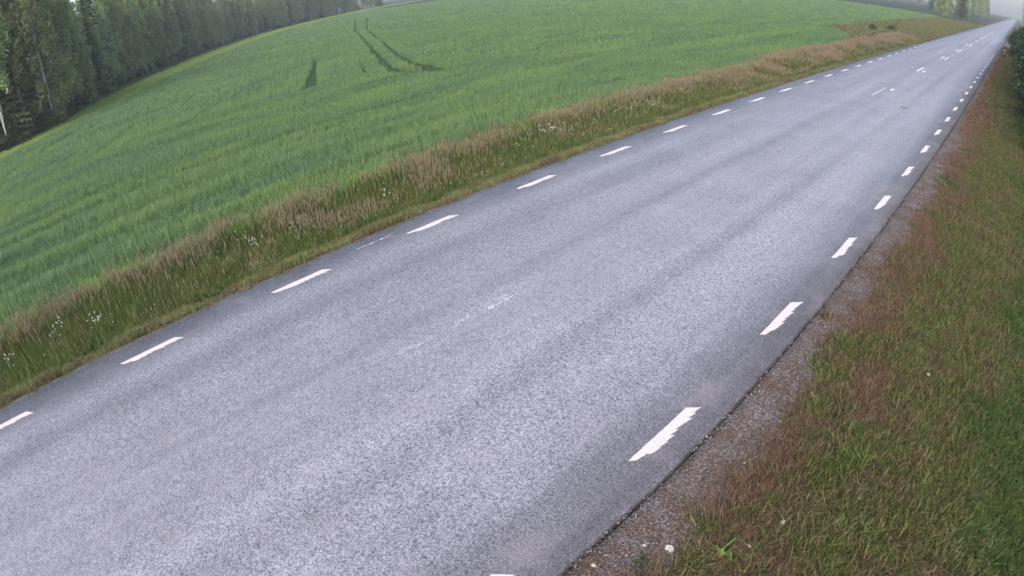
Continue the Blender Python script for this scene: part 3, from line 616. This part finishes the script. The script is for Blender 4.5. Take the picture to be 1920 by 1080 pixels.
def plant(proto, x, y, z, rz, s, label, cat, group):
    key = proto.name
    if key not in used: used.add(key); o = proto; o.location = (x, y, z); o.rotation_euler = (0, 0, rz); o.scale = (s, s, s)
    else: o = copy_thing(proto, (x, y, z), rz, s)
    o['label'] = label; o['category'] = cat
    if group: o['group'] = group
    elif 'group' in o: del o['group']
    return o
# left forest: along its edge, several rows deep
P = [Vector(p) for p in FOREST]; seglen = [(b-a).length for a, b in zip(P, P[1:])]; tot = sum(seglen)
def along(s):
    for a, b, l in zip(P, P[1:], seglen):
        if s <= l or b is P[-1]:
            d = (b-a).normalized(); return a+d*s, d
        s -= l
ORD = ('first second third fourth fifth sixth seventh eighth ninth tenth eleventh twelfth thirteenth fourteenth fifteenth sixteenth seventeenth eighteenth').split(); seen = [0]
def row(off, step, smax, spfrac, label_kind, grp, smin=0.):
    s = smin
    while s < smax:
        p, d = along(s); nrm = Vector((-d.y, d.x)); nrm = nrm if nrm.x < 0 or nrm.y < 0 and abs(nrm.x) < .3 else -nrm
        if nrm.dot(Vector((-1, -.6))) < 0: nrm = -nrm
        q = p+nrm*(off+random.uniform(-.9, .9)); s += step*random.uniform(.75, 1.3)
        ppx, ppy = project([[q.x, q.y, 6.]])
        if ppx[0] < -150: continue
        sp = random.random() < spfrac; pr = random.choice(SP if sp else BI)
        nm = 'spruce' if sp else 'birch'; seen[0] += 1; lk = label_kind
        if off == 0 and seen[0] <= len(ORD): lk = 'of the forest edge, %s in the front row after the leftmost pale-trunked birches' % ORD[seen[0]-1]
        if off == 0 and seen[0] <= len(ORD): plant(pr, q.x, q.y, -.37, random.uniform(0, 6.28), random.uniform(.82, 1.15), ('dark spruce ' if sp else 'leafy birch ')+lk, nm+' tree', None); continue
        plant(pr, q.x, q.y, -.37, random.uniform(0, 6.28), random.uniform(.82, 1.15), ('dark spruce tree ' if sp else 'slender leafy birch tree ')+label_kind, nm+' tree', ('spruces ' if sp else 'birches ')+grp)
row(0, 3.2, 330, .14, 'in the front row of the forest edge left of the field', 'in the front row of the forest edge', 31)
row(3.2, 3.4, 300, .45, 'behind the front row of the forest left of the field', 'behind the front row')
row(6.8, 3.8, 250, .55, 'deep in the forest left of the field', 'deep in the forest')
row(11, 4.5, 200, .7, 'deep in the forest left of the field', 'deep in the forest')
# the pale trunked birches at the far left, each told apart
for i, (px, py, lb) in enumerate(((22, 282, 'tall birch with the long bare white trunk, nearest the field at the left edge'), (7, 276, 'thin white-stemmed birch at the very left edge of the photo'),
                                  (57, 258, 'birch with a grey-white trunk right of the two leftmost birches'))):
    x, y = unproj(px, py, -.35); x *= .965; y *= .965; plant(BI[3], x, y, -.37, 1.3+i*1.9, 1.08-.06*i, lb, 'birch tree', None)
for s in np.arange(34, 260, 3.1):
    p, d = along(s); q = p+Vector((random.uniform(-1, 1), random.uniform(-1, 1)))
    if random.random() < .8: plant(random.choice(SH[:2]), q.x, q.y, -.55, random.uniform(0, 6), random.uniform(.6, 1.1), 'leafy bush at the foot of the forest edge', 'bush', 'bushes along the forest edge')
# far trees beyond the field and road (above the part of the frame that matters, they close the horizon)
for x in np.arange(-210, -24, 7.5):
    y = 330+.15*x+random.uniform(-6, 6); plant(random.choice(SP+BI[:2]), x+random.uniform(-2, 2), y, -.5, random.uniform(0, 6), random.uniform(.9, 1.2), 'distant tree in the woods beyond the field', 'tree', 'distant trees beyond the field')
for y in np.arange(190, 420, 12.): plant(random.choice(BI[:3]+SP), -24+random.uniform(-3, 3), y, -.5, random.uniform(0, 6), random.uniform(.8, 1.1), 'distant tree left of the road far ahead', 'tree', 'distant trees left of the road')
# right side
for i, (x, y, k, s) in enumerate(((2.6, 26, 1, 1.2), (2.3, 30, 0, 1.1), (2.0, 34, 1, 1.4), (2.0, 38, 0, 1.2), (1.9, 42.5, 0, 1.25), (1.9, 47, 1, 1.6), (1.8, 52, 0, 1.2), (1.7, 57, 0, 1.25), (1.6, 62.5, 1, 1.6), (1.2, 70, 0, 1.2), (1.0, 75, 0, 1.25), (.7, 80, 0, 1.2), (.8, 86, 0, 1.3), (.3, 78, 2, 1.4), (3.2, 121, 0, 1.3), (3.0, 130, 0, 1.4), (2.6, 142, 0, 1.5))):
    plant(DS[k], x, y, float(gz(x)), i*1.7, s, 'dark green bush on the right-hand verge, %s along the road' % (ORD[i]+' nearest the camera') if i < 14 else 'dark green bush far along the right-hand verge', 'bush', 'bushes on the right-hand verge')
for i, (x, y) in enumerate(((5.5, 24), (5.8, 30), (5.2, 36), (5.4, 42), (4.8, 49), (5.2, 56), (4.6, 64), (5, 72), (4.8, 80), (5.2, 88), (4.4, 122), (4.2, 132), (4.6, 144), (3.8, 158), (4, 172), (4, 190), (4.2, 210), (4, 232), (4.2, 258), (4.5, 290), (4.5, 330), (8.5, 27), (8.5, 37), (8.8, 50), (8.5, 62), (8.5, 75), (9, 128), (8, 150))):
    pr = (BI[4], SP[1], BI[2], BI[1])[i % 4]
    plant(pr, x, y, -.85, i*2.1, .8+.15*random.random(), 'tree in the dark wood along the right side of the road', 'tree', 'trees right of the road')
# shrubs left, near the field entrance
for x, y, k, s, lb in ((-18.3, 76, 1, .45, 'round green bush beside the field entrance, left of the road'), (-17.2, 83, 2, .7, 'paler bush just beyond the round one at the field entrance'), (-14.4, 59.5, 2, .6, 'low dark bush in the ditch before the field entrance')):
    plant(SH[k], x, y, -.5, 1., s, lb, 'bush', None)
# marker post on the right
p = tag(empty('marker_post', (-1.30, 67.5, float(gz(-1.3)))), 'dark roadside marker post with a pale top on the right verge', 'post')
def prism(pts, z0, z1, sl=0.):
    n = len(pts); V = [(x, y, z0) for x, y in pts]+[(x, y, z1+sl*x) for x, y in pts]; F = [tuple(range(n))[::-1], tuple(range(n, 2*n))]+[(i, (i+1) % n, n+(i+1) % n, n+i) for i in range(n)]; return V, F
oc = [(.15*math.cos(i*math.pi/4+.39), .10*math.sin(i*math.pi/4+.39)) for i in range(8)]
link('post_body', mesh('post_body', *prism(oc, -.2, .90, .25)), M['post'], p); oc2 = [(x*1.04, y*1.04) for x, y in oc]
link('pale_cap', mesh('pale_cap', *prism(oc2, .90, .96, .25)), M['cap'], p)
link('reflector', mesh('reflector', *prism([(-.03, -.112), (.03, -.112), (.03, -.094), (-.03, -.094)], .60, .70)), M['refl'], p)
# a twig lying on the road
o = link('twig', mesh('twig', *merge([tube([(0, 0, 0), (.22, -.04, .016), (.42, .02, .006)], [.010, .009, .004], 5), tube([(.2, -.036, .016), (.3, -.13, .01)], [.006, .003], 4)])), M['post'], None, (-4.6, 25.2, .028))
tag(o, 'small dark twig lying on the right lane', 'twig')
for pr in FL+BI+SP+SH+DS:
    if 'label' not in pr:
        for c in list(pr.children): bpy.data.objects.remove(c)
        bpy.data.objects.remove(pr)
